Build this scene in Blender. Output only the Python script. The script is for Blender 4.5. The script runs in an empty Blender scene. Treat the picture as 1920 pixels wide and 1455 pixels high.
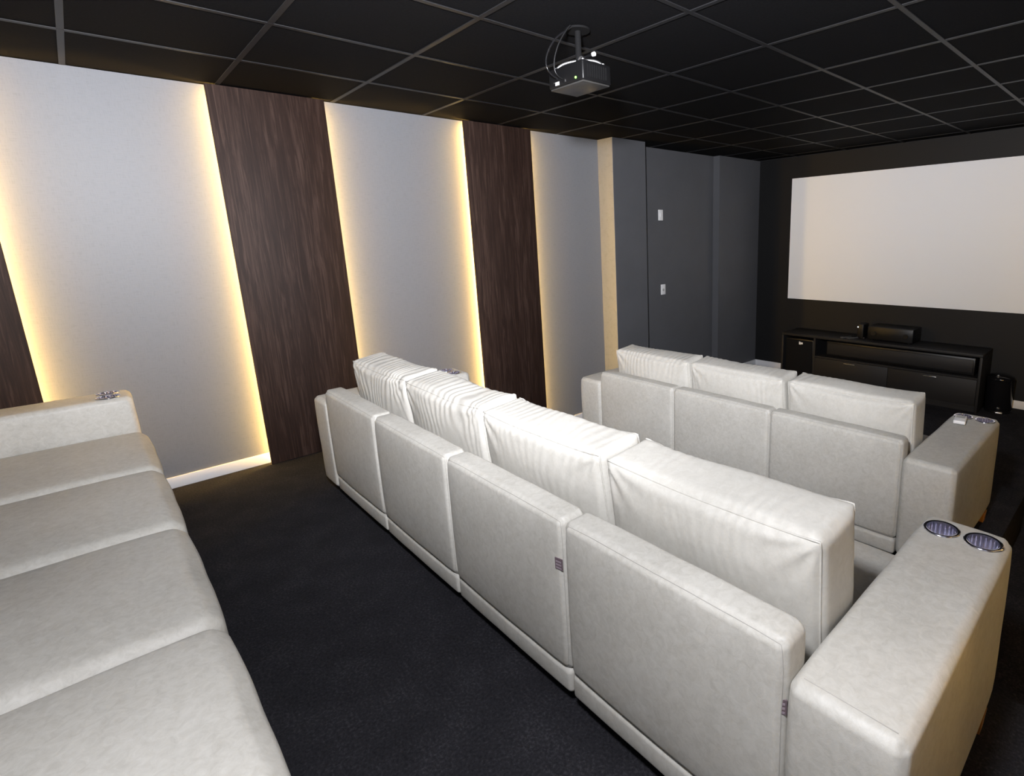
import bpy, bmesh, math, random
from mathutils import Vector, Matrix, noise

scn = bpy.context.scene
col = scn.collection
random.seed(4)

# ------------------------------------------------------------------ camera
cam_d = bpy.data.cameras.new('camera')
cam = bpy.data.objects.new('camera', cam_d)
col.objects.link(cam)
cam_d.sensor_fit = 'HORIZONTAL'
cam_d.sensor_width = 36.0
cam_d.lens = 1007.62 / 1920 * 36
cam_d.shift_x = (960 - 1170.77) / 1920
cam_d.shift_y = (662.97 - 727.5) / 1920
cam_d.clip_start = 0.02
RT = Vector((0.71032721, 0.70337009, -0.02656641))
UP = Vector((-0.13220977, 0.17039874, 0.97646549))
FW = Vector((-0.6913435, 0.69009766, -0.21403126))
CAM = Vector((4.0511, -0.7814, 1.4081))
M = Matrix((RT, UP, -FW)).transposed().to_4x4()
M.translation = CAM
cam.matrix_world = M
scn.camera = cam

# ------------------------------------------------------------------ world, light, exposure
w = bpy.data.worlds.new('world'); scn.world = w
w.use_nodes = True
w.node_tree.nodes['Background'].inputs[0].default_value = (0.02, 0.02, 0.022, 1)
w.node_tree.nodes['Background'].inputs[1].default_value = 1.0

scn.view_settings.view_transform = 'Standard'
scn.view_settings.look = 'None'
scn.view_settings.exposure = 0.0
scn.view_settings.gamma = 1.0
scn.view_settings.use_curve_mapping = False

def spot(name, loc, aim, watts, size_deg, blend, radius, color):
    l = bpy.data.lights.new(name, 'SPOT')
    l.energy = watts; l.spot_size = math.radians(size_deg); l.spot_blend = blend
    l.shadow_soft_size = radius; l.color = color
    o = bpy.data.objects.new(name, l); col.objects.link(o)
    o.location = loc
    o.rotation_euler = (Vector(aim) - Vector(loc)).to_track_quat('-Z', 'Y').to_euler()
    return o
# the photographer's flash, held up above the camera: a beam tilted up towards the
# corner of the room, and the spill of its diffuser dome in every direction
FLASH = Vector((3.72, -0.68, 1.86))
_az, _el = math.radians(142), math.radians(31.5)
spot('camera_flash', FLASH, FLASH + Vector((math.cos(_az) * math.cos(_el), math.sin(_az) * math.cos(_el), math.sin(_el))), 1040, 172, 1.0, 0.09, (0.98, 0.985, 1.03))
fd = bpy.data.lights.new('flash_dome', 'POINT'); fd.energy = 126; fd.shadow_soft_size = 0.09; fd.color = (0.98, 0.985, 1.03)
fo = bpy.data.objects.new('flash_dome', fd); col.objects.link(fo); fo.location = FLASH

LED_STRENGTH = 120.0

# ------------------------------------------------------------------ materials
def new_mat(name):
    m = bpy.data.materials.new(name); m.use_nodes = True
    nt = m.node_tree; b = nt.nodes['Principled BSDF']
    return m, nt, b
def N(nt, t, **kw):
    n = nt.nodes.new(t)
    for k, v in kw.items():
        if k in n.inputs.keys(): n.inputs[k].default_value = v
        else: setattr(n, k, v)
    return n
def coords(nt, scale=(1, 1, 1)):
    tc = N(nt, 'ShaderNodeTexCoord'); mp = N(nt, 'ShaderNodeMapping')
    mp.inputs['Scale'].default_value = scale
    nt.links.new(tc.outputs['Object'], mp.inputs['Vector'])
    return mp.outputs['Vector']
def ramp(nt, fac, stops):
    r = N(nt, 'ShaderNodeValToRGB')
    el = r.color_ramp.elements
    while len(el) < len(stops): el.new(0.5)
    for e, (p, c) in zip(el, stops): e.position = p; e.color = (*c, 1)
    nt.links.new(fac, r.inputs['Fac'])
    return r.outputs['Color']
def noise_tex(nt, vec, scale, detail=3, rough=0.5, dist=0.0):
    n = N(nt, 'ShaderNodeTexNoise')
    n.inputs['Scale'].default_value = scale; n.inputs['Detail'].default_value = detail
    n.inputs['Roughness'].default_value = rough; n.inputs['Distortion'].default_value = dist
    nt.links.new(vec, n.inputs['Vector'])
    return n.outputs['Fac']
def bump(nt, b, h, strength, dist):
    n = N(nt, 'ShaderNodeBump'); n.inputs['Strength'].default_value = strength
    n.inputs['Distance'].default_value = dist
    nt.links.new(h, n.inputs['Height']); nt.links.new(n.outputs['Normal'], b.inputs['Normal'])
def plain(name, c, rough=0.5, metal=0.0, spec=0.5):
    m, nt, b = new_mat(name)
    b.inputs['Base Color'].default_value = (*c, 1); b.inputs['Roughness'].default_value = rough
    b.inputs['Metallic'].default_value = metal; b.inputs['Specular IOR Level'].default_value = spec
    return m

def mat_leather(name='taupe_grey_leather', k=1.0, soft=1.0):
    m, nt, b = new_mat(name)
    v = coords(nt)
    f = noise_tex(nt, v, 48, 6, 0.66, 0.8)
    f2 = noise_tex(nt, v, 5, 3, 0.5)
    mx = N(nt, 'ShaderNodeMath', operation='ADD'); nt.links.new(f, mx.inputs[0])
    ml = N(nt, 'ShaderNodeMath', operation='MULTIPLY'); nt.links.new(f2, ml.inputs[0]); ml.inputs[1].default_value = 0.5
    nt.links.new(ml.outputs[0], mx.inputs[1])
    c = ramp(nt, mx.outputs[0], [(0.5, tuple(k * (x + (1 - soft) * 0.05) for x in (0.430, 0.414, 0.376))), (0.78, tuple(k * x for x in (0.512, 0.497, 0.458))), (1.0, tuple(k * (x - (1 - soft) * 0.03) for x in (0.565, 0.551, 0.513)))])
    nt.links.new(c, b.inputs['Base Color'])
    b.inputs['Roughness'].default_value = 0.5
    b.inputs['Specular IOR Level'].default_value = 0.35
    g = noise_tex(nt, v, 420, 2, 0.5)
    bump(nt, b, g, 0.12, 0.002)
    return m
def mat_fabric_wall():
    m, nt, b = new_mat('light_grey_woven_wallcovering')
    v = coords(nt)
    vy = coords(nt, (1, 1, 16)); vz = coords(nt, (1, 16, 1))
    a = noise_tex(nt, vy, 22, 2, 0.6); c2 = noise_tex(nt, vz, 22, 2, 0.6)
    mx = N(nt, 'ShaderNodeMath', operation='ADD'); nt.links.new(a, mx.inputs[0]); nt.links.new(c2, mx.inputs[1])
    c = ramp(nt, mx.outputs[0], [(0.7, (0.146, 0.155, 0.173)), (1.3, (0.174, 0.184, 0.205))])
    nt.links.new(c, b.inputs['Base Color']); b.inputs['Roughness'].default_value = 0.5
    b.inputs['Specular IOR Level'].default_value = 0.42
    bump(nt, b, mx.outputs[0], 0.08, 0.002)
    return m
def mat_paint(name, c, rough=0.6, amt=0.06):
    m, nt, b = new_mat(name)
    v = coords(nt)
    f = noise_tex(nt, v, 3.0, 4, 0.6)
    lo = tuple(x * (1 - amt) for x in c); hi = tuple(x * (1 + amt) for x in c)
    nt.links.new(ramp(nt, f, [(0.3, lo), (0.7, hi)]), b.inputs['Base Color'])
    b.inputs['Roughness'].default_value = rough; b.inputs['Specular IOR Level'].default_value = 0.3
    g = noise_tex(nt, v, 160, 2, 0.5); bump(nt, b, g, 0.06, 0.002)
    return m
def mat_wood(name, dark, mid, light, rough=0.42):
    m, nt, b = new_mat(name)
    v = coords(nt, (1, 1, 0.045)); v2 = coords(nt, (1, 1, 0.10))
    f = noise_tex(nt, v, 60, 6, 0.65, 1.2); f2 = noise_tex(nt, v2, 9, 4, 0.6, 0.8)
    mx = N(nt, 'ShaderNodeMath', operation='MULTIPLY_ADD'); nt.links.new(f2, mx.inputs[0]); mx.inputs[1].default_value = 0.55
    nt.links.new(f, mx.inputs[2])
    nt.links.new(ramp(nt, mx.outputs[0], [(0.45, dark), (0.78, mid), (1.12, light)]), b.inputs['Base Color'])
    b.inputs['Roughness'].default_value = rough; b.inputs['Specular IOR Level'].default_value = 0.25
    bump(nt, b, f, 0.10, 0.002)
    return m
def mat_carpet():
    m, nt, b = new_mat('charcoal_loop_carpet')
    v = coords(nt)
    f = noise_tex(nt, v, 110, 3, 0.7); f2 = noise_tex(nt, v, 7, 3, 0.6)
    mx = N(nt, 'ShaderNodeMath', operation='MULTIPLY_ADD'); nt.links.new(f2, mx.inputs[0]); mx.inputs[1].default_value = 0.4
    nt.links.new(f, mx.inputs[2])
    nt.links.new(ramp(nt, mx.outputs[0], [(0.45, (0.011, 0.011, 0.0135)), (0.75, (0.023, 0.0227, 0.027)), (0.98, (0.05, 0.049, 0.056))]), b.inputs['Base Color'])
    b.inputs['Roughness'].default_value = 0.95; b.inputs['Specular IOR Level'].default_value = 0.1
    bump(nt, b, f, 0.6, 0.006)
    return m
def mat_tile():
    m, nt, b = new_mat('black_ceiling_tile')
    v = coords(nt)
    f = noise_tex(nt, v, 90, 3, 0.6)
    nt.links.new(ramp(nt, f, [(0.35, (0.0045, 0.0045, 0.0053)), (0.7, (0.0078, 0.0078, 0.0088))]), b.inputs['Base Color'])
    b.inputs['Roughness'].default_value = 0.8; b.inputs['Specular IOR Level'].default_value = 0.06
    bump(nt, b, f, 0.2, 0.002)
    return m
def mat_emit(name, c, s):
    m = bpy.data.materials.new(name); m.use_nodes = True
    nt = m.node_tree; nt.nodes.remove(nt.nodes['Principled BSDF'])
    e = N(nt, 'ShaderNodeEmission'); e.inputs[0].default_value = (*c, 1); e.inputs[1].default_value = s
    nt.links.new(e.outputs[0], nt.nodes['Material Output'].inputs[0])
    return m

LEATHER = mat_leather()
CUSHION = mat_leather('pale_taupe_cushion_leather', 1.09, 0.4)
WALLFAB = mat_fabric_wall()
DGREY = mat_paint('dark_grey_paint', (0.088, 0.090, 0.099), 0.55)
BLACKW = mat_paint('matte_black_paint', (0.006, 0.006, 0.0065), 0.6)
WHITE = plain('white_painted_wood', (0.72, 0.72, 0.74), 0.45)
WOOD = mat_wood('dark_brown_wood_veneer', (0.0090, 0.0040, 0.0025), (0.0225, 0.0108, 0.0074), (0.054, 0.031, 0.0235), 0.64)
LEGWOOD = mat_wood('orange_stained_wood', (0.30, 0.11, 0.025), (0.42, 0.17, 0.045), (0.52, 0.24, 0.07), 0.4)
BATTEN = plain('raw_batten', (0.30, 0.24, 0.16), 0.7)
CARPET = mat_carpet()
TILE = mat_tile()
TBAR = plain('satin_grey_metal_tee', (0.014, 0.014, 0.0155), 0.45, 0.1, 0.35)
CUPCHROME = plain('blue_tinted_chrome', (0.84, 0.84, 0.95), 0.14, 1.0)
CHROME = plain('chrome', (0.80, 0.80, 0.84), 0.09, 1.0)
SATIN = plain('satin_chrome', (0.85, 0.85, 0.86), 0.38, 1.0)
SCREEN = plain('matte_white_screen', (0.855, 0.885, 0.935), 0.85, 0, 0.2)
FELT = plain('black_screen_frame', (0.006, 0.006, 0.006), 0.9)
CAB = mat_paint('black_brown_laminate', (0.0125, 0.012, 0.0125), 0.55)
PLASTIC = plain('black_plastic', (0.0045, 0.0045, 0.005), 0.38, 0, 0.35)
GRILLE = plain('black_speaker_cloth', (0.005, 0.005, 0.0055), 0.85, 0, 0.12)
GLOSS = plain('gloss_black_plastic', (0.006, 0.006, 0.007), 0.12)
SMOKE = plain('smoked_plastic_underside', (0.035, 0.034, 0.033), 0.28)
PLATEW = plain('white_switch_plastic', (0.78, 0.78, 0.79), 0.4)
GREYP = plain('light_grey_plastic', (0.42, 0.42, 0.42), 0.4)
TAGM = plain('purple_grey_woven_tag', (0.12, 0.085, 0.10), 0.8)
TAGL = plain('pale_tag_thread', (0.27, 0.22, 0.25), 0.8)
THREAD = plain('seam_thread', (0.40, 0.385, 0.36), 0.7)
LED = mat_emit('warm_led_strip', (1.0, 0.59, 0.14), LED_STRENGTH)
GREENLED = mat_emit('green_power_led', (0.25, 1.0, 0.12), 6.0)
WHITELED = mat_emit('white_standby_led', (0.9, 0.95, 1.0), 1.2)
HANDLE = plain('brushed_steel', (0.55, 0.55, 0.55), 0.3, 1.0)

# ------------------------------------------------------------------ helpers
def link(name, me, mat, parent=None, loc=(0, 0, 0), rot=(0, 0, 0)):
    o = bpy.data.objects.new(name, me); col.objects.link(o)
    if mat is not None and not me.materials: me.materials.append(mat)
    if parent is not None: o.parent = parent
    o.location = loc; o.rotation_euler = rot
    return o
def empty(name, loc, rz=0):
    o = bpy.data.objects.new(name, None); col.objects.link(o)
    o.location = loc; o.rotation_euler = (0, 0, rz); o.empty_display_size = 0.1
    return o
def tag(o, label, cat, group=None, kind=None):
    o['label'] = label; o['category'] = cat
    if group: o['group'] = group
    if kind: o['kind'] = kind
    return o
def smooth(me, deg=35):
    for p in me.polygons: p.use_smooth = True
    me.set_sharp_from_angle(angle=math.radians(deg))
    return me
def mesh_of(bm, name, deg=35):
    bmesh.ops.recalc_face_normals(bm, faces=bm.faces)
    me = bpy.data.meshes.new(name); bm.to_mesh(me); bm.free()
    return smooth(me, deg)
def add_box(bm, lo, hi, bev=0.0, seg=2):
    c = [(a + b) / 2 for a, b in zip(lo, hi)]; s = [b - a for a, b in zip(lo, hi)]
    r = bmesh.ops.create_cube(bm, size=1.0, matrix=Matrix.Translation(c) @ Matrix.Diagonal((*s, 1)))
    if bev > 0:
        es = list({e for v in r['verts'] for e in v.link_edges})
        bmesh.ops.bevel(bm, geom=es, offset=bev, segments=seg, affect='EDGES', profile=0.5)
def box(name, lo, hi, mat, parent=None, bev=0.0, seg=2, loc=(0, 0, 0)):
    bm = bmesh.new(); add_box(bm, lo, hi, bev, seg)
    return link(name, mesh_of(bm, name), mat, parent, loc)
def add_cyl(bm, c, r, h, axis='Z', n=24, r2=None):
    rot = {'Z': Matrix.Identity(4), 'X': Matrix.Rotation(math.pi / 2, 4, 'Y'), 'Y': Matrix.Rotation(math.pi / 2, 4, 'X')}[axis]
    bmesh.ops.create_cone(bm, cap_ends=True, segments=n, radius1=r, radius2=r if r2 is None else r2, depth=h, matrix=Matrix.Translation(c) @ rot)
def lathe(bm, prof, n=32, c=(0, 0, 0), ripple=None):
    rings = []
    for (r, z) in prof:
        ring = []
        for k in range(n):
            a = 2 * math.pi * k / n
            rr = r + (ripple(k, r, z) if ripple else 0)
            ring.append(bm.verts.new((c[0] + rr * math.cos(a), c[1] + rr * math.sin(a), c[2] + z)))
        rings.append(ring)
    for a, b in zip(rings, rings[1:]):
        for k in range(n): bm.faces.new((a[k], a[(k + 1) % n], b[(k + 1) % n], b[k]))
    return rings
def tube(name, pts, r, mat, parent=None, n=8):
    cu = bpy.data.curves.new(name, 'CURVE'); cu.dimensions = '3D'; cu.bevel_depth = r; cu.bevel_resolution = 2
    sp = cu.splines.new('NURBS'); sp.points.add(len(pts) - 1)
    for p, q in zip(sp.points, pts): p.co = (*q, 1)
    sp.use_endpoint_u = True; sp.order_u = 3; cu.resolution_u = 6; cu.use_fill_caps = True
    o = bpy.data.objects.new(name, cu); col.objects.link(o)
    dg = bpy.context.evaluated_depsgraph_get()
    me = bpy.data.meshes.new_from_object(o.evaluated_get(dg)); bpy.data.objects.remove(o)
    return link(name, smooth(me, 60), mat, parent)

def axis_samples(h, r, n):
    e = [h - r + r * t for t in (0, 0.27, 0.58, 1.0)]
    inner = [(-1 + 2 * k / n) * (h - r) for k in range(n + 1)]
    return [-x for x in reversed(e)] + inner[1:-1] + e
def soft_box(half, r, n=(8, 4, 6), puff=(0, 0, 0, 0, 0, 0), fn=None, rings=None):
    """rounded box, origin at its centre; puff = bulge of faces -x +x -y +y -z +z; fn(p, u) displaces a point"""
    ax = [axis_samples(half[i], r, n[i]) for i in range(3)]
    bm = bmesh.new(); cache = {}
    def vert(i, j, k):
        key = (i, j, k)
        if key in cache: return cache[key]
        p = Vector((ax[0][i], ax[1][j], ax[2][k]))
        u = Vector([p[a] / half[a] for a in range(3)])
        inn = Vector([max(-(half[a] - r), min(half[a] - r, p[a])) for a in range(3)])
        d = p - inn
        q = inn + d.normalized() * r if d.length > 1e-9 else p
        out = Vector((0, 0, 0))
        for a in range(3):
            b, c = (a + 1) % 3, (a + 2) % 3
            f = (1 - u[b] ** 2) * (1 - u[c] ** 2)
            f = max(0.0, f) ** 0.6
            t = q[a] / half[a]
            out[a] += (puff[2 * a + 1] if t > 0 else -puff[2 * a]) * f * abs(t) ** 3
        q = q + out
        if fn: q = fn(q, u)
        v = bm.verts.new(q); cache[key] = v
        return v
    nx, ny, nz = len(ax[0]) - 1, len(ax[1]) - 1, len(ax[2]) - 1
    for i in range(nx):
        for j in range(ny):
            for k in (0, nz): bm.faces.new([vert(i, j, k), vert(i + 1, j, k), vert(i + 1, j + 1, k), vert(i, j + 1, k)])
    for i in range(nx):
        for k in range(nz):
            for j in (0, ny): bm.faces.new([vert(i, j, k), vert(i + 1, j, k), vert(i + 1, j, k + 1), vert(i, j, k + 1)])
    for j in range(ny):
        for k in range(nz):
            for i in (0, nx): bm.faces.new([vert(i, j, k), vert(i, j + 1, k), vert(i, j + 1, k + 1), vert(i, j, k + 1)])
    if rings is not None:
        loop = [(i, 0) for i in range(nx)] + [(nx, k) for k in range(nz)] + [(i, nz) for i in range(nx, 0, -1)] + [(0, k) for k in range(nz, 0, -1)]
        for j in (0, ny): rings.append([vert(i, j, k).co.copy() for i, k in loop])
    return bm
def ring_tube(name, pts, r, n=6):
    bm = bmesh.new(); L = len(pts); rs = []
    for a in range(L):
        t = (pts[(a + 1) % L] - pts[a - 1]).normalized()
        e1 = t.cross(Vector((0, 1, 0))).normalized(); e2 = t.cross(e1)
        rs.append([bm.verts.new(pts[a] + r * (math.cos(2 * math.pi * q / n) * e1 + math.sin(2 * math.pi * q / n) * e2)) for q in range(n)])
    for a in range(L):
        for q in range(n): bm.faces.new((rs[a][q], rs[a][(q + 1) % n], rs[(a + 1) % L][(q + 1) % n], rs[(a + 1) % L][q]))
    return mesh_of(bm, name, 80)
def soft(name, lo, hi, r, n=(8, 4, 6), puff=(0,) * 6, fn=None, deg=80, rings=None):
    half = [(b - a) / 2 for a, b in zip(lo, hi)]
    return mesh_of(soft_box(half, r, n, puff, fn, rings), name, deg)
def mid(lo, hi): return tuple((a + b) / 2 for a, b in zip(lo, hi))

# ------------------------------------------------------------------ room shell
RW, H, YB, YR = 4.57, 2.319, 5.80, -2.75       # width, ceiling, screen wall, rear wall
Z0, Z1, Z2, Z3 = -0.44, -0.18, 0.0, 0.125      # floor tiers
Y_T0, Y_T2 = -0.69, 1.00                       # tier edges
P1Y0, P1Y1, P1X = 2.975, 3.43, 0.205           # pilaster beside the panels
P2Y0, P2X = 4.88, 0.09                         # pilaster in the front corner

def struct(o, label, cat): return tag(o, label, cat, kind='structure')
struct(box('floor', (0, Y_T2, Z0 - 0.1), (RW, YB, Z0), CARPET), 'charcoal carpeted floor in front of the screen and along the aisle', 'floor')
struct(box('floor', (0, Y_T0, Z0 - 0.1), (RW, Y_T2, Z2), CARPET, bev=0.008), 'charcoal carpeted tier carrying the four-seat sofa', 'floor')
struct(box('floor', (0, YR, Z0 - 0.1), (RW, Y_T0, Z3), CARPET, bev=0.008), 'raised charcoal carpeted tier under the rearmost sofa', 'floor')
struct(box('floor', (0.93, Y_T2, Z0), (3.64, 3.05, Z1), CARPET, bev=0.008), 'charcoal carpeted platform under the three-seat sofa', 'floor')
struct(box('floor', (0, Y_T2, Z0), (0.93, Y_T2 + 0.33, (Z0 + Z2) / 2), CARPET, bev=0.008), 'carpeted aisle step beside the wall behind the four-seat sofa', 'floor')
struct(box('floor', (3.64, Y_T2, Z0), (RW, Y_T2 + 0.33, (Z0 + Z2) / 2), CARPET, bev=0.008), 'carpeted aisle step on the opposite side of the platform', 'floor')

struct(box('wall_left', (-0.12, YR, Z0), (0, P1Y0, H), WALLFAB), 'pale grey wall covered in woven fabric behind the wood panels', 'wall')
wl = struct(box('wall_left', (-0.12, P1Y0, Z0), (0, YB, H), DGREY), 'dark grey painted side wall near the screen', 'wall')
box('pilaster', (0, P1Y0, Z0), (P1X, P1Y1, H), DGREY, wl)
box('return_panel', (0.001, P1Y0 - 0.006, Z0 + 0.085), (P1X, P1Y0, H), WALLFAB, wl)
box('pilaster', (0, P2Y0, Z0), (P2X, YB, H), DGREY, wl)
struct(box('wall_right', (RW, YR, Z0), (RW + 0.12, P1Y0, H), WALLFAB), 'pale grey fabric covered wall facing the lit wood panels', 'wall')
wr = struct(box('wall_right', (RW, P1Y0, Z0), (RW + 0.12, YB, H), DGREY), 'dark grey painted wall section on the far side of the screen', 'wall')
box('pilaster', (RW - P1X, P1Y0, Z0), (RW, P1Y1, H), DGREY, wr)
box('return_panel', (RW - P1X, P1Y0 - 0.006, Z0 + 0.085), (RW - 0.001, P1Y0, H), WALLFAB, wr)
struct(box('wall_front', (-0.12, YB, Z0), (RW + 0.12, YB + 0.12, H), BLACKW), 'matte black wall behind the projection screen', 'wall')
struct(box('wall_rear', (-0.12, YR - 0.12, Z0), (RW + 0.12, YR, H), DGREY), 'dark grey wall behind the rearmost sofa', 'wall')

# baseboards: each length is a board of its own
def baseboard(name, label, pieces):
    e = empty(name, pieces[0][0]); struct(e, label, 'baseboard')
    for lo, hi in pieces:
        b = bmesh.new(); add_box(b, Vector(lo) - e.location, Vector(hi) - e.location, 0.004, 2)
        link('board', mesh_of(b, 'board'), WHITE, e)
BH, BT = 0.07, 0.014
PANELS = [(-1.64, -1.018), (-0.097, 0.525), (1.51, 2.14)]
baseboard('baseboard_left', 'white baseboard along the foot of the grey side wall', [
    ((0, -1.018, Z3), (BT, Y_T0, Z3 + BH)), ((0, Y_T0, 0), (BT, PANELS[1][0] + 0.02, BH)), ((0, PANELS[1][1] - 0.02, 0), (BT, Y_T2, BH)),
    ((0, Y_T2 + 0.33, Z0), (BT, PANELS[2][0] + 0.02, Z0 + 0.085)), ((0, PANELS[2][1] - 0.02, Z0), (BT, P1Y0, Z0 + 0.085)),
    ((P1X, P1Y0, Z0), (P1X + BT, P1Y1, Z0 + 0.085)), ((0, P1Y1, Z0), (BT, P2Y0, Z0 + 0.085)), ((P2X, P2Y0, Z0), (P2X + BT, YB, Z0 + 0.085))])
baseboard('baseboard_front', 'white baseboard along the foot of the black screen wall', [((P2X + BT, YB - BT, Z0), (RW, YB, Z0 + 0.085))])
baseboard('baseboard_right', 'white baseboard along the foot of the wall facing the wood panels', [
    ((RW - BT, Y_T0, 0), (RW, PANELS[1][0] + 0.02, BH)), ((RW - BT, PANELS[1][1] - 0.02, 0), (RW, Y_T2, BH)), ((RW - BT, PANELS[2][1] - 0.02, Z0), (RW, P1Y0, Z0 + 0.085)), ((RW - BT, P1Y1, Z0), (RW, YB - BT, Z0 + 0.085))])

# suspended ceiling
TP, GX, GY = 0.625, 0.618, -0.659
ceil = struct(box('ceiling', (-0.12, YR - 0.12, H + 0.02), (RW + 0.12, YB + 0.12, H + 0.1), BLACKW), 'black suspended ceiling of square tiles in a metal grid', 'ceiling')
BW = 0.024
xs = [0.0] + [GX + TP * i for i in range(7) if GX + TP * i < RW - 0.03] + [RW]
ys = [YR] + [GY + TP * j for j in range(-3, 11) if YR + 0.03 < GY + TP * j < YB - 0.03] + [YB]
tcache = {}
for i in range(len(xs) - 1):
    for j in range(len(ys) - 1):
        sx, sy = xs[i + 1] - xs[i], ys[j + 1] - ys[j]
        k = (round(sx, 3), round(sy, 3))
        if k not in tcache:
            b = bmesh.new(); add_box(b, (-sx / 2 + 0.003, -sy / 2 + 0.003, 0), (sx / 2 - 0.003, sy / 2 - 0.003, 0.016), 0.002, 1)
            tcache[k] = mesh_of(b, 'ceiling_tile')
        link('ceiling_tile', tcache[k], TILE, ceil, ((xs[i] + xs[i + 1]) / 2, (ys[j] + ys[j + 1]) / 2, H + 0.003))
def tee(L, axis, wd=BW):
    b = bmesh.new()
    if axis == 'y': add_box(b, (-wd / 2, 0, 0), (wd / 2, L, 0.004), 0.0008, 1); add_box(b, (-0.002, 0, 0.004), (0.002, L, 0.018))
    else: add_box(b, (0, -wd / 2, 0), (L, wd / 2, 0.004), 0.0008, 1); add_box(b, (0, -0.002, 0.004), (L, 0.002, 0.018))
    return mesh_of(b, 'tee_bar')
ty_, tx_ = tee(YB - YR, 'y'), tee(RW, 'x')
for x in xs[1:-1]: link('main_tee', ty_, TBAR, ceil, (x, YR, H - 0.0015))
for y in ys[1:-1]: link('cross_tee', tx_, TBAR, ceil, (0, y, H - 0.001))

# ------------------------------------------------------------------ lit wood wall panels
def wood_panel(y0, y1, zb, side, label, group):
    """a floating veneer panel with a warm LED strip behind each upright edge; side 0 = wall at x 0, 1 = wall at RW"""
    s = 1 if side == 0 else -1
    x = 0.0 if side == 0 else RW
    e = empty('wood_panel', (x, (y0 + y1) / 2, zb)); tag(e, label, 'wall panel', group)
    hw, h = (y1 - y0) / 2, H - zb - 0.004
    def bx(n, a, b, m, bev=0.0):
        lo = (min(a[0] * s, b[0] * s), a[1], a[2]); hi = (max(a[0] * s, b[0] * s), b[1], b[2])
        return box(n, lo, hi, m, e, bev)
    bx('veneer_board', (0.046, -hw, 0.002), (0.062, hw, h), WOOD, 0.0015)
    for t in (-1, 1):
        bx('batten', (0.0, t * (hw - 0.075) - 0.02, 0.01), (0.046, t * (hw - 0.075) + 0.02, h - 0.01), BATTEN)
        yy = t * (hw - 0.05)
        bx('led_strip', (0.014, yy - 0.003, 0.03), (0.038, yy + 0.003, h - 0.02), LED)
    return e
wood_panel(*PANELS[0], Z3, 0, 'dark brown wood panel with glowing edge behind the rearmost sofa arm', 'lit wood wall panels')
wood_panel(*PANELS[1], Z2, 0, 'dark brown wood panel with glowing edges beside the end of the four-seat sofa', 'lit wood wall panels')
wood_panel(*PANELS[2], Z0, 0, 'dark brown wood panel with glowing edges between the four-seat sofa and the pilaster', 'lit wood wall panels')
wood_panel(*PANELS[1], Z2, 1, 'wood panel with glowing edges on the opposite wall beside the four-seat sofa', 'lit wood wall panels')
wood_panel(*PANELS[2], Z0, 1, 'wood panel with glowing edges on the opposite wall near the three-seat sofa', 'lit wood wall panels')

# ------------------------------------------------------------------ sofas
MW, AW, AD, AZ = 0.68, 0.222, 0.872, 0.564
BZ, BTK, ZB, ZP, ZS = 0.640, 0.098, 0.06, 0.142, 0.400
CUPS = [(0.062, 0.785), (0.163, 0.785)]
CR, CDEP = 0.041, 0.075

def leather_fn(seed, amp):
    def f(q, u):
        nz = noise.noise(Vector((q.x * 7 + seed, q.y * 7, q.z * 7)))
        return q + Vector((0, 0, 1)) * 0 + q.normalized() * nz * amp
    return f
def pinch_corner(seed, amp=0.0025):
    """dimple where the corner seams meet"""
    g = leather_fn(seed, amp)
    def f(q, u):
        q = g(q, u)
        c = (abs(u.x) * abs(u.y) * abs(u.z))
        if c > 0.72: q = q * (1 - 0.018 * (c - 0.72) / 0.28)
        return q
    return f
def cut_holes(me, cyls):
    o = bpy.data.objects.new('tmp', me); col.objects.link(o)
    bm = bmesh.new()
    for (x, y, z0, z1, r) in cyls: add_cyl(bm, (x, y, (z0 + z1) / 2), r, z1 - z0, 'Z', 40)
    cm = bpy.data.meshes.new('cut'); bm.to_mesh(cm); bm.free()
    c = bpy.data.objects.new('cut', cm); col.objects.link(c)
    md = o.modifiers.new('b', 'BOOLEAN'); md.operation = 'DIFFERENCE'; md.object = c; md.solver = 'EXACT'
    dg = bpy.context.evaluated_depsgraph_get()
    out = bpy.data.meshes.new_from_object(o.evaluated_get(dg))
    bpy.data.objects.remove(o); bpy.data.objects.remove(c)
    return smooth(out, 50)

# one mesh per kind of sofa piece, shared by the three sofas
a_lo, a_hi = (0, 0, ZB), (AW, AD, AZ)
ac = mid(a_lo, a_hi)
arm_me = soft('arm', a_lo, a_hi, 0.024, (5, 16, 10), (0.003, 0.003, 0.004, 0.004, 0, 0.003), pinch_corner(1))
arm_me = cut_holes(arm_me, [(x - ac[0], y - ac[1], AZ - ac[2] - CDEP, AZ - ac[2] + 0.05, CR) for x, y in CUPS])
prings = []
p_lo, p_hi = (0.0015, 0, ZP), (MW - 0.0015, BTK, BZ)
pc = mid(p_lo, p_hi)
panel_me = soft('back_panel', p_lo, p_hi, 0.022, (14, 2, 10), (0.002, 0.002, 0.010, 0.004, 0, 0.004), pinch_corner(5), rings=prings)
panel_seam_me = ring_tube('stitched_seam', prings[0], 0.0010)
s_lo, s_hi = (0.002, 0.004, ZB), (MW - 0.002, 0.09, ZP)
strip_me = soft('base_strip', s_lo, s_hi, 0.016, (10, 2, 2), (0, 0, 0.004, 0, 0, 0), leather_fn(2, 0.0015))
f_lo, f_hi = (0.002, 0.09, ZB), (MW - 0.002, AD - 0.02, 0.16)
frame_me = soft('seat_base', f_lo, f_hi, 0.014, (6, 6, 2))
c_lo, c_hi = (0.0, 0.10, 0.16), (MW, AD + 0.022, ZS - 0.018)
seat_me = soft('seat', c_lo, c_hi, 0.045, (14, 14, 3), (0.0, 0.0, 0, 0.012, 0, 0.024), leather_fn(9, 0.003))
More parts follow.
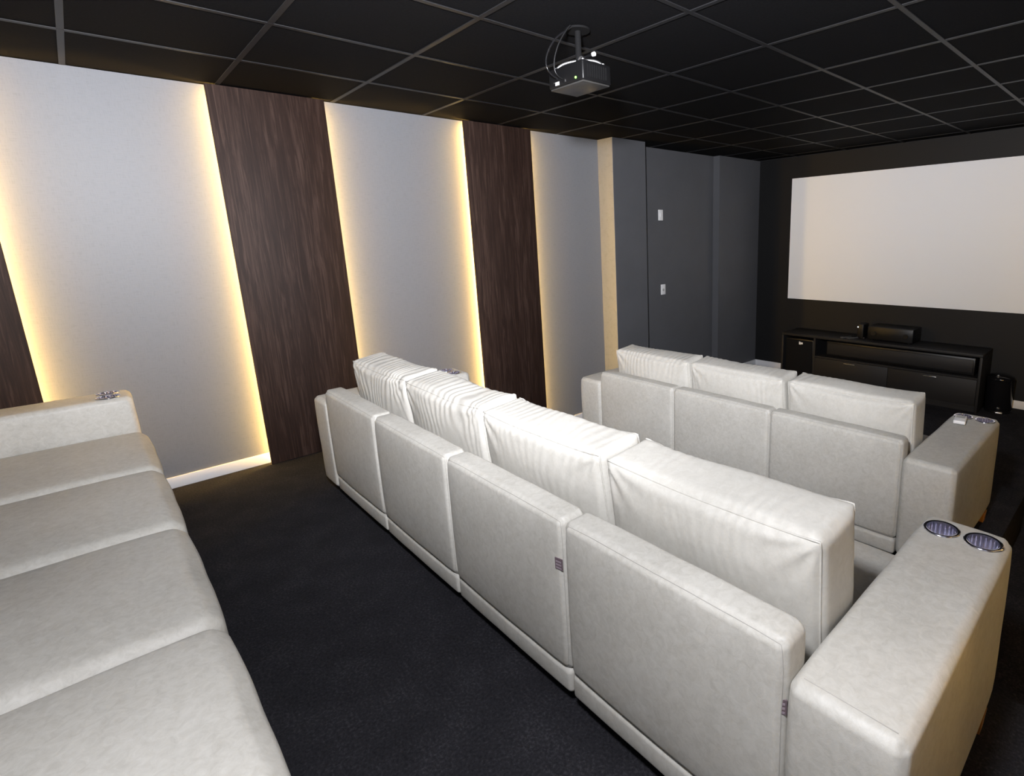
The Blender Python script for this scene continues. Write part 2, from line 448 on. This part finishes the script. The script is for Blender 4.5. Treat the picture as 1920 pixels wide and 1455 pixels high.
leg_b = bmesh.new(); add_cyl(leg_b, (0, 0, ZB / 2), 0.030, ZB, 'Z', 4, 0.036); bmesh.ops.rotate(leg_b, verts=leg_b.verts, cent=(0, 0, 0), matrix=Matrix.Rotation(math.pi / 4, 3, 'Z'))
leg_me = mesh_of(leg_b, 'leg')
cb = bmesh.new()
NR = 160
def rip(k, r, z): return 0.0026 * math.cos(2 * math.pi * k / NR * 20) if (z < -0.008 and r > CR - 0.006) else 0
lathe(cb, [(CR + 0.006, 0.0), (CR + 0.0055, 0.002), (CR + 0.002, 0.0035), (CR - 0.0025, 0.002), (CR - 0.0035, -0.004), (CR - 0.0035, -0.012), (CR - 0.004, -CDEP + 0.012), (CR - 0.012, -CDEP + 0.004), (0.001, -CDEP + 0.003)], NR, ripple=rip)
cup_me = mesh_of(cb, 'cup_holder', 60)
tag_b = bmesh.new(); add_box(tag_b, (-0.003, -0.028, -0.018), (0.0, 0.0, 0.018), 0.0006, 1); tag_me = mesh_of(tag_b, 'fabric_tag')
thr_b = bmesh.new(); [add_box(thr_b, (0.0, -0.024, -0.015 + 0.010 * k), (0.0006, -0.004, -0.010 + 0.010 * k)) for k in range(3)]
thr_me = mesh_of(thr_b, 'tag_print')

def sofa(nseat, loc, label, tags=()):
    e = empty('sofa', loc); tag(e, label, 'sofa', 'leather cinema sofas')
    W = nseat * MW + 2 * AW
    for k in range(nseat):
        x = AW + k * MW
        bp = link('back_panel', panel_me, LEATHER, e, (x + pc[0], pc[1], pc[2]))
        link('stitched_seam', panel_seam_me, THREAD, bp)
        link('base_strip', strip_me, LEATHER, e, tuple(Vector(mid(s_lo, s_hi)) + Vector((x, 0, 0))))
        link('seat_base', frame_me, LEATHER, e, tuple(Vector(mid(f_lo, f_hi)) + Vector((x, 0, 0))))
        link('seat', seat_me, LEATHER, e, tuple(Vector(mid(c_lo, c_hi)) + Vector((x, 0, 0))))
    for x, left in ((0, True), (W - AW, False)):
        a = link('arm', arm_me, LEATHER, e, (x + ac[0], ac[1], ac[2]))
        for cx_, cy_ in CUPS:
            link('cup_holder', cup_me, CUPCHROME, a, (cx_ - ac[0], cy_ - ac[1], AZ - ac[2] + 0.003))
        # top-stitched seam along the rear top edge of the arm
        b = bmesh.new(); add_box(b, (0.025, 0.0265, AZ + 0.0004), (AW - 0.025, 0.0280, AZ + 0.0014))
        me = mesh_of(b, 'stitched_seam'); link('stitched_seam', me, THREAD, a, (-ac[0], -ac[1], -ac[2]))
        for y in (0.10, 0.77): link('leg', leg_me, LEGWOOD, e, (x + (0.026 if left else AW - 0.026), y, 0))
    if nseat > 3:
        for y in (0.10, 0.77): link('leg', leg_me, LEGWOOD, e, (W / 2, y, 0))
    for x, z, ty, ta in tags:
        t = link('fabric_tag', tag_me, TAGM, e, (x, ty, z), (0, 0, math.radians(ta)))
        t['label'] = 'small purple-grey woven tag in the seam'
        link('tag_print', thr_me, TAGL, t)
    return e
S_MID = (0.696, 0.044, Z2); S_FRONT = (1.053, 1.729, Z1); S_REAR = (0.235, -1.565, Z3)
sofa(4, S_MID, 'four-seat taupe leather sofa with loose back cushions, cup holders in its arms', [(AW + 3 * MW - 0.005, 0.500, -0.001, -80), (AW + 4 * MW + 0.001, 0.49, 0.012, -62)])
sofa(3, S_FRONT, 'three-seat taupe leather sofa facing the projection screen', [])
sofa(5, S_REAR, 'taupe leather sofa with bare seats beside the glowing grey wall', [])

# ------------------------------------------------------------------ loose back cushions
def cushion_mesh(seed, wrinkle):
    rg = []
    half = (MW / 2 - 0.011, 0.090, 0.187)
    def f(q, u):
        # corner ears, sagging middle of the top edge
        c = abs(u.x) ** 8
        ear = c * (abs(u.z) ** 8) * (abs(u.y) ** 4)
        q = q + Vector((math.copysign(0.004, u.x) * ear, math.copysign(0.006, u.y) * ear, math.copysign(0.007, u.z) * ear))
        if u.z > 0: q.z -= 0.010 * (1 - u.x ** 2) * u.z
        # fabric folds running over the top from face to face
        nn = noise.noise(Vector((q.x * 5 + seed, q.z * 3, seed)))
        fold = math.sin(q.x * 150 + 11 * nn + 4.0 * noise.noise(Vector((q.x * 9, q.z * 7 + seed, q.y * 9))))
        mask = max(0.0, noise.noise(Vector((q.x * 4 + seed * 3, q.z * 5, q.y * 4))) * 0.9 + 0.62)
        amp = wrinkle * 0.0026 * mask * (0.35 + 0.65 * max(0, u.z))
        d = Vector((0, u.y ** 3 * 1.0, max(0, u.z) ** 5))
        if d.length > 0: q = q + d.normalized() * fold * amp
        lo = noise.noise(Vector((q.x * 3.4 + seed, q.y * 4, q.z * 4.5 + seed)))
        nrm = q.normalized(); q = q + Vector((nrm.x * 0.25, nrm.y, nrm.z if u.z > 0 else 0.2 * nrm.z)) * lo * 0.012
        # creases fanning from the corners
        for sx in (-1, 1):
            dx, dz = (u.x - sx) * half[0], (u.z - 1) * half[2]
            rr = math.hypot(dx, dz)
            if rr < 0.22:
                an = math.atan2(dz, dx)
                q.y += math.copysign(1, u.y) * 0.0035 * (1 - rr / 0.22) * math.sin(an * 11 + seed) * min(1, rr / 0.04)
        return q
    bm = soft_box(half, 0.030, (110, 12, 40), (0.003, 0.003, 0.030, 0.030, 0.0, 0.014), f, rg)
    return mesh_of(bm, 'back_cushion', 80), [ring_tube('seam_piping', r_, 0.0028) for r_ in rg]
def cushion(base, k, seed, wrinkle, label, lean=-6.5, dx=0, dz=0, yaw=0):
    x = base[0] + AW + (k + 0.5) * MW + dx
    me, sm = cushion_mesh(seed, wrinkle)
    o = link('back_cushion', me, CUSHION, None, (x, base[1] + 0.270, base[2] + 0.602 + dz), (math.radians(-lean), 0, math.radians(yaw)))
    tag(o, label, 'cushion', 'loose back cushions')
    for m_ in sm: link('seam_piping', m_, CUSHION, o)
    return o
ordn = ['first', 'second', 'third', 'fourth']
for k, (sd, wr, yaw) in enumerate([(3.1, 1.15, 0.8), (7.7, 1.15, 0.6), (12.3, 0.4, 0.4), (21.9, 0.35, 0)]):
    cushion(S_MID, k, sd, wr, '%s back cushion of the four-seat sofa counting from the wood panel%s' % (ordn[k], ', heavily wrinkled' if k < 2 else ''), yaw=yaw)
for k, (sd, wr, yaw) in enumerate([(31.4, 0.5, 1), (37.2, 0.45, 0), (44.8, 0.35, 0)]):
    cushion(S_FRONT, k, sd, wr, '%s back cushion of the three-seat sofa counting from the pilaster' % ordn[k], yaw=yaw)

# white remote on the three-seat sofa's arm
rx, ry, rz = S_FRONT[0] + 2 * AW + 3 * MW - 0.15, S_FRONT[1] + 0.675, S_FRONT[2] + AZ + 0.0062
e = empty('remote_control', (rx, ry, rz), math.radians(8)); tag(e, 'small white remote control beside the cup holders on the three-seat sofa arm', 'remote')
box('body', (-0.028, -0.055, 0.0), (0.028, 0.055, 0.020), PLATEW, e, 0.006, 3)
box('button_pad', (-0.020, -0.005, 0.020), (0.020, 0.045, 0.0215), GREYP, e, 0.0006, 1)

# ------------------------------------------------------------------ projector
e = empty('projector', (2.04, 0.985, H)); tag(e, 'compact black projector hanging from the ceiling on a metal bracket', 'projector')
zb_, zt_ = 2.07 - H, 2.158 - H
body = box('housing', (-0.12, -0.085, zb_ + 0.006), (0.12, 0.085, zt_), PLASTIC, e, 0.008, 3)
box('underside_plate', (-0.114, -0.079, zb_), (0.114, 0.079, zb_ + 0.007), SMOKE, body, 0.002, 2)
b = bmesh.new(); lathe(b, [(0.001, -0.016), (0.018, -0.016), (0.024, -0.008), (0.026, 0.004), (0.026, 0.012)], 28)
me = mesh_of(b, 'lens'); l_ = link('lens', me, GLOSS, body, (-0.05, 0.09, (zb_ + zt_) / 2), (math.radians(90), 0, 0))
for k in range(9): box('vent_slat', (0.1195, -0.06 + 0.0135 * k, zb_ + 0.02), (0.1225, -0.06 + 0.0135 * k + 0.006, zt_ - 0.015), GRILLE, body)
box('connector_label', (-0.070, -0.0865, zb_ + 0.014), (-0.044, -0.0845, zb_ + 0.028), PLATEW, body)
box('port', (-0.086, -0.0865, zb_ + 0.024), (-0.077, -0.0845, zb_ + 0.030), HANDLE, body)
box('port', (-0.006, -0.0865, zb_ + 0.018), (0.001, -0.0845, zb_ + 0.028), HANDLE, body)
b = bmesh.new(); add_cyl(b, (0.072, -0.086, zb_ + 0.022), 0.005, 0.003, 'Y', 12)
link('power_light', mesh_of(b, 'power_light'), GREENLED, body)
b = bmesh.new(); add_cyl(b, (0.0, 0.0, -0.004), 0.055, 0.008, 'Z', 32); add_cyl(b, (0, 0, (zt_ + 0.03 - 0.008) / 2), 0.014, abs(zt_ + 0.03) - 0.006, 'Z', 20)
mt = link('ceiling_mount', mesh_of(b, 'ceiling_mount'), GRILLE, e)
for ax_, ay_ in ((0.095, -0.06), (-0.095, -0.06), (0.095, 0.06), (-0.095, 0.06)):
    arm_ = tube('bracket_arm', [(0, 0, zt_ + 0.032), (ax_ * 0.5, ay_ * 0.5, zt_ + 0.030), (ax_ * 0.9, ay_ * 0.9, zt_ + 0.014), (ax_, ay_, zt_ - 0.001)], 0.0065, SATIN, e)
    b = bmesh.new(); add_cyl(b, (ax_, ay_, zt_ + 0.004), 0.008, 0.008, 'Z', 14); link('screw', mesh_of(b, 'screw'), SATIN, arm_)
b = bmesh.new(); add_cyl(b, (0.068, 0.03, zt_ + 0.050), 0.0095, 0.012, 'X', 18); link('tilt_knob', mesh_of(b, 'tilt_knob'), GREYP, mt)
b = bmesh.new(); add_cyl(b, (0.033, 0.03, zt_ + 0.050), 0.006, 0.066, 'X', 12); add_box(b, (-0.008, 0.0, zt_ + 0.044), (0.008, 0.034, zt_ + 0.056)); link('tilt_axle', mesh_of(b, 'tilt_axle'), PLASTIC, mt)
tube('cable', [(-0.05, -0.086, zb_ + 0.04), (-0.055, -0.13, zb_ + 0.05), (-0.06, -0.15, zb_ + 0.11), (-0.03, -0.12, -0.06), (0.0, -0.07, -0.02), (0.02, -0.045, -0.002)], 0.0042, GLOSS, e)
tube('cable', [(-0.02, -0.086, zb_ + 0.035), (-0.022, -0.12, zb_ + 0.04), (-0.025, -0.13, zb_ + 0.10), (0.0, -0.10, -0.05), (0.02, -0.06, -0.002)], 0.0035, PLASTIC, e)

# ------------------------------------------------------------------ projection screen
e = empty('projection_screen', (2.285, YB, 0.545)); tag(e, 'large white fixed-frame projection screen on the black wall', 'screen')
SW = 2.285 - 0.575
box('backing_frame', (-SW + 0.015, -0.03, 0.015), (SW - 0.015, 0.0, 1.51 - 0.015), FELT, e)
box('screen_fabric', (-SW, -0.036, 0.0), (SW, -0.029, 1.51), SCREEN, e, 0.002, 2)

# ------------------------------------------------------------------ wall plates
def plate(z, y, label, cat, sock):
    e = empty('light_switch' if not sock else 'wall_socket', (0, y, z)); tag(e, label, cat)
    box('cover_plate', (0, -0.038, -0.058), (0.008, 0.038, 0.058), PLATEW, e, 0.003, 2)
    if sock:
        b = bmesh.new(); add_cyl(b, (0.0085, 0, -0.005), 0.017, 0.003, 'X', 6); link('socket_insert', mesh_of(b, 'socket_insert'), GREYP, e)
    else: box('rocker', (0.008, -0.013, -0.022), (0.012, 0.013, 0.022), PLATEW, e, 0.002, 2)
plate(1.622, 3.885, 'white light switch high on the dark grey side wall', 'switch', False)
plate(0.795, 3.915, 'white wall socket low on the dark grey side wall', 'socket', True)

# ------------------------------------------------------------------ media console and what stands on it
CX0, CX1, CY0, CZ1 = 0.735, 2.905, 5.35, 0.165
e = empty('media_console', ((CX0 + CX1) / 2, CY0, Z0)); tag(e, 'low black-brown media console under the projection screen', 'cabinet')
hw = (CX1 - CX0) / 2; ch = CZ1 - Z0; cd = YB - BT - 0.004 - CY0; DV = 1.17 - (CX0 + CX1) / 2
box('top', (-hw, 0, ch - 0.028), (hw, cd, ch), CAB, e, 0.002, 2)
for x in (-hw, hw - 0.025): box('side_panel', (x, 0.0, 0.0), (x + 0.025, cd, ch - 0.028), CAB, e, 0.002, 2)
box('divider', (DV - 0.012, 0.0, 0.05), (DV + 0.012, cd, ch - 0.028), CAB, e, 0.001, 1)
box('bottom', (-hw + 0.025, 0.01, 0.05), (hw - 0.025, cd, 0.07), CAB, e)
box('plinth', (-hw + 0.025, 0.04, 0.0), (hw - 0.025, 0.06, 0.05), CAB, e)
box('shelf', (DV + 0.012, 0.004, 0.345), (hw - 0.025, cd, 0.365), CAB, e, 0.001, 1)
box('back', (-hw + 0.025, cd - 0.008, 0.07), (hw - 0.025, cd - 0.001, ch - 0.028), CAB, e)
d0, d1 = DV + 0.014, hw - 0.027; dm = (d0 + d1) / 2
for a, b_ in ((d0, dm - 0.002), (dm + 0.002, d1)):
    d = box('door', (a, -0.002, 0.073), (b_, 0.016, 0.343), CAB, e, 0.002, 2)
    c = (a + b_) / 2
    hb = bmesh.new(); add_box(hb, (c - 0.065, -0.022, 0.318), (c + 0.065, -0.014, 0.325), 0.002, 2)
    for xx in (c - 0.055, c + 0.049): add_box(hb, (xx, -0.016, 0.319), (xx + 0.006, 0.0, 0.324))
    link('handle', mesh_of(hb, 'handle'), HANDLE, d)
def on_console(x, y): return (x, y, CZ1)
# subwoofer in the open bay
e = empty('subwoofer', (0.962, CY0 + 0.02, Z0 + 0.07)); tag(e, 'black subwoofer with a small white badge in the open bay of the console', 'speaker')
box('cabinet', (-0.18, 0.012, 0.0), (0.18, 0.34, 0.47), PLASTIC, e, 0.006, 2)
box('grille', (-0.17, 0.0, 0.012), (0.17, 0.014, 0.458), GRILLE, e, 0.005, 2)
b = bmesh.new()
add_box(b, (-0.0, -0.003, 0.405), (0.012, 0.001, 0.440)); add_box(b, (0.014, -0.003, 0.405), (0.024, 0.001, 0.436)); add_box(b, (0.027, -0.003, 0.410), (0.048, 0.001, 0.432))
link('badge', mesh_of(b, 'badge'), PLATEW, e)
# centre speaker in the slot
e = empty('center_speaker', (2.065, CY0 + 0.05, Z0 + 0.365)); tag(e, 'long black centre speaker lying in the console slot above the doors', 'speaker')
box('cabinet', (-0.77, 0.012, 0.006), (0.77, 0.26, 0.185), PLASTIC, e, 0.006, 2)
box('grille', (-0.755, 0.0, 0.03), (0.755, 0.014, 0.165), CAB, e, 0.004, 2)
for x in (-0.5, 0.5): box('foot', (x - 0.02, 0.03, 0.0), (x + 0.02, 0.2, 0.007), GRILLE, e)
# receiver on top
e = empty('av_receiver', on_console(1.98, 5.47)); tag(e, 'wide black amplifier on top of the media console', 'amplifier')
box('case', (-0.24, 0.0, 0.014), (0.24, 0.28, 0.16), PLASTIC, e, 0.004, 2)
box('front_panel', (-0.235, -0.006, 0.02), (0.235, 0.002, 0.155), PLASTIC, e, 0.003, 2)
for x in (-0.17, 0.17):
    b = bmesh.new(); add_cyl(b, (x, -0.012, 0.085), 0.025, 0.016, 'Y', 24); link('dial', mesh_of(b, 'dial'), PLASTIC, e)
for x in (-0.2, 0.2):
    for y in (0.03, 0.25):
        b = bmesh.new(); add_cyl(b, (x, y, 0.007), 0.018, 0.014, 'Z', 14); link('foot', mesh_of(b, 'foot'), GRILLE, e)
e = empty('media_player', on_console(1.645, 5.50)); tag(e, 'slim upright black media box with a bright dot beside the amplifier', 'media player')
box('case', (-0.035, 0.0, 0.01), (0.035, 0.16, 0.17), PLASTIC, e, 0.008, 3)
box('stand', (-0.045, 0.02, 0.0), (0.045, 0.14, 0.012), PLASTIC, e, 0.003, 2)
b = bmesh.new(); add_cyl(b, (-0.026, -0.001, 0.135), 0.008, 0.004, 'Y', 12); link('standby_light', mesh_of(b, 'standby_light'), WHITELED, e)
for x, y, rz, lab in ((1.50, 5.46, 20, 'dark remote lying flat on the console, the one farther from the amplifier'), (1.575, 5.46, 32, 'dark remote lying flat on the console, the one next to the media box')):
    e = empty('console_remote', on_console(x, y), math.radians(-rz)); tag(e, lab, 'remote', 'remotes on the console')
    box('body', (-0.022, -0.07, 0), (0.022, 0.07, 0.018), GREYP if False else plain('dark_grey_remote', (0.07, 0.07, 0.07), 0.25), e, 0.005, 2)
    for k in range(4): box('button', (-0.014, -0.045 + 0.026 * k, 0.018), (0.014, -0.030 + 0.026 * k, 0.0195), GRILLE, e)

# pedal bin beside the console
e = empty('pedal_bin', (3.035, 5.60, Z0)); tag(e, 'glossy black pedal bin with a chrome pedal beside the media console', 'bin')
b = bmesh.new(); lathe(b, [(0.001, 0.012), (0.112, 0.012), (0.116, 0.02), (0.118, 0.33), (0.001, 0.331)], 40); link('body', mesh_of(b, 'body', 50), GLOSS, e)
b = bmesh.new(); lathe(b, [(0.001, 0.0), (0.118, 0.0), (0.120, 0.006), (0.118, 0.02), (0.110, 0.022)], 40); link('base_ring', mesh_of(b, 'base_ring', 50), PLASTIC, e)
b = bmesh.new(); lathe(b, [(0.119, 0.332), (0.121, 0.345), (0.112, 0.365), (0.07, 0.383), (0.001, 0.390)], 40); ld = link('lid', mesh_of(b, 'lid', 50), GLOSS, e)
b = bmesh.new(); lathe(b, [(0.001, -0.0), (0.008, 0.0), (0.009, 0.01), (0.012, 0.016), (0.012, 0.024), (0.001, 0.03)], 20); link('lid_knob', mesh_of(b, 'lid_knob', 50), SATIN, ld, (-0.01, -0.10, 0.366))
b = bmesh.new(); add_box(b, (-0.032, -0.165, 0.012), (0.032, -0.125, 0.030), 0.008, 3); add_box(b, (-0.010, -0.13, 0.012), (0.010, -0.105, 0.024)); link('pedal', mesh_of(b, 'pedal'), SATIN, e, (0, 0, 0), (0, 0, math.radians(14)))
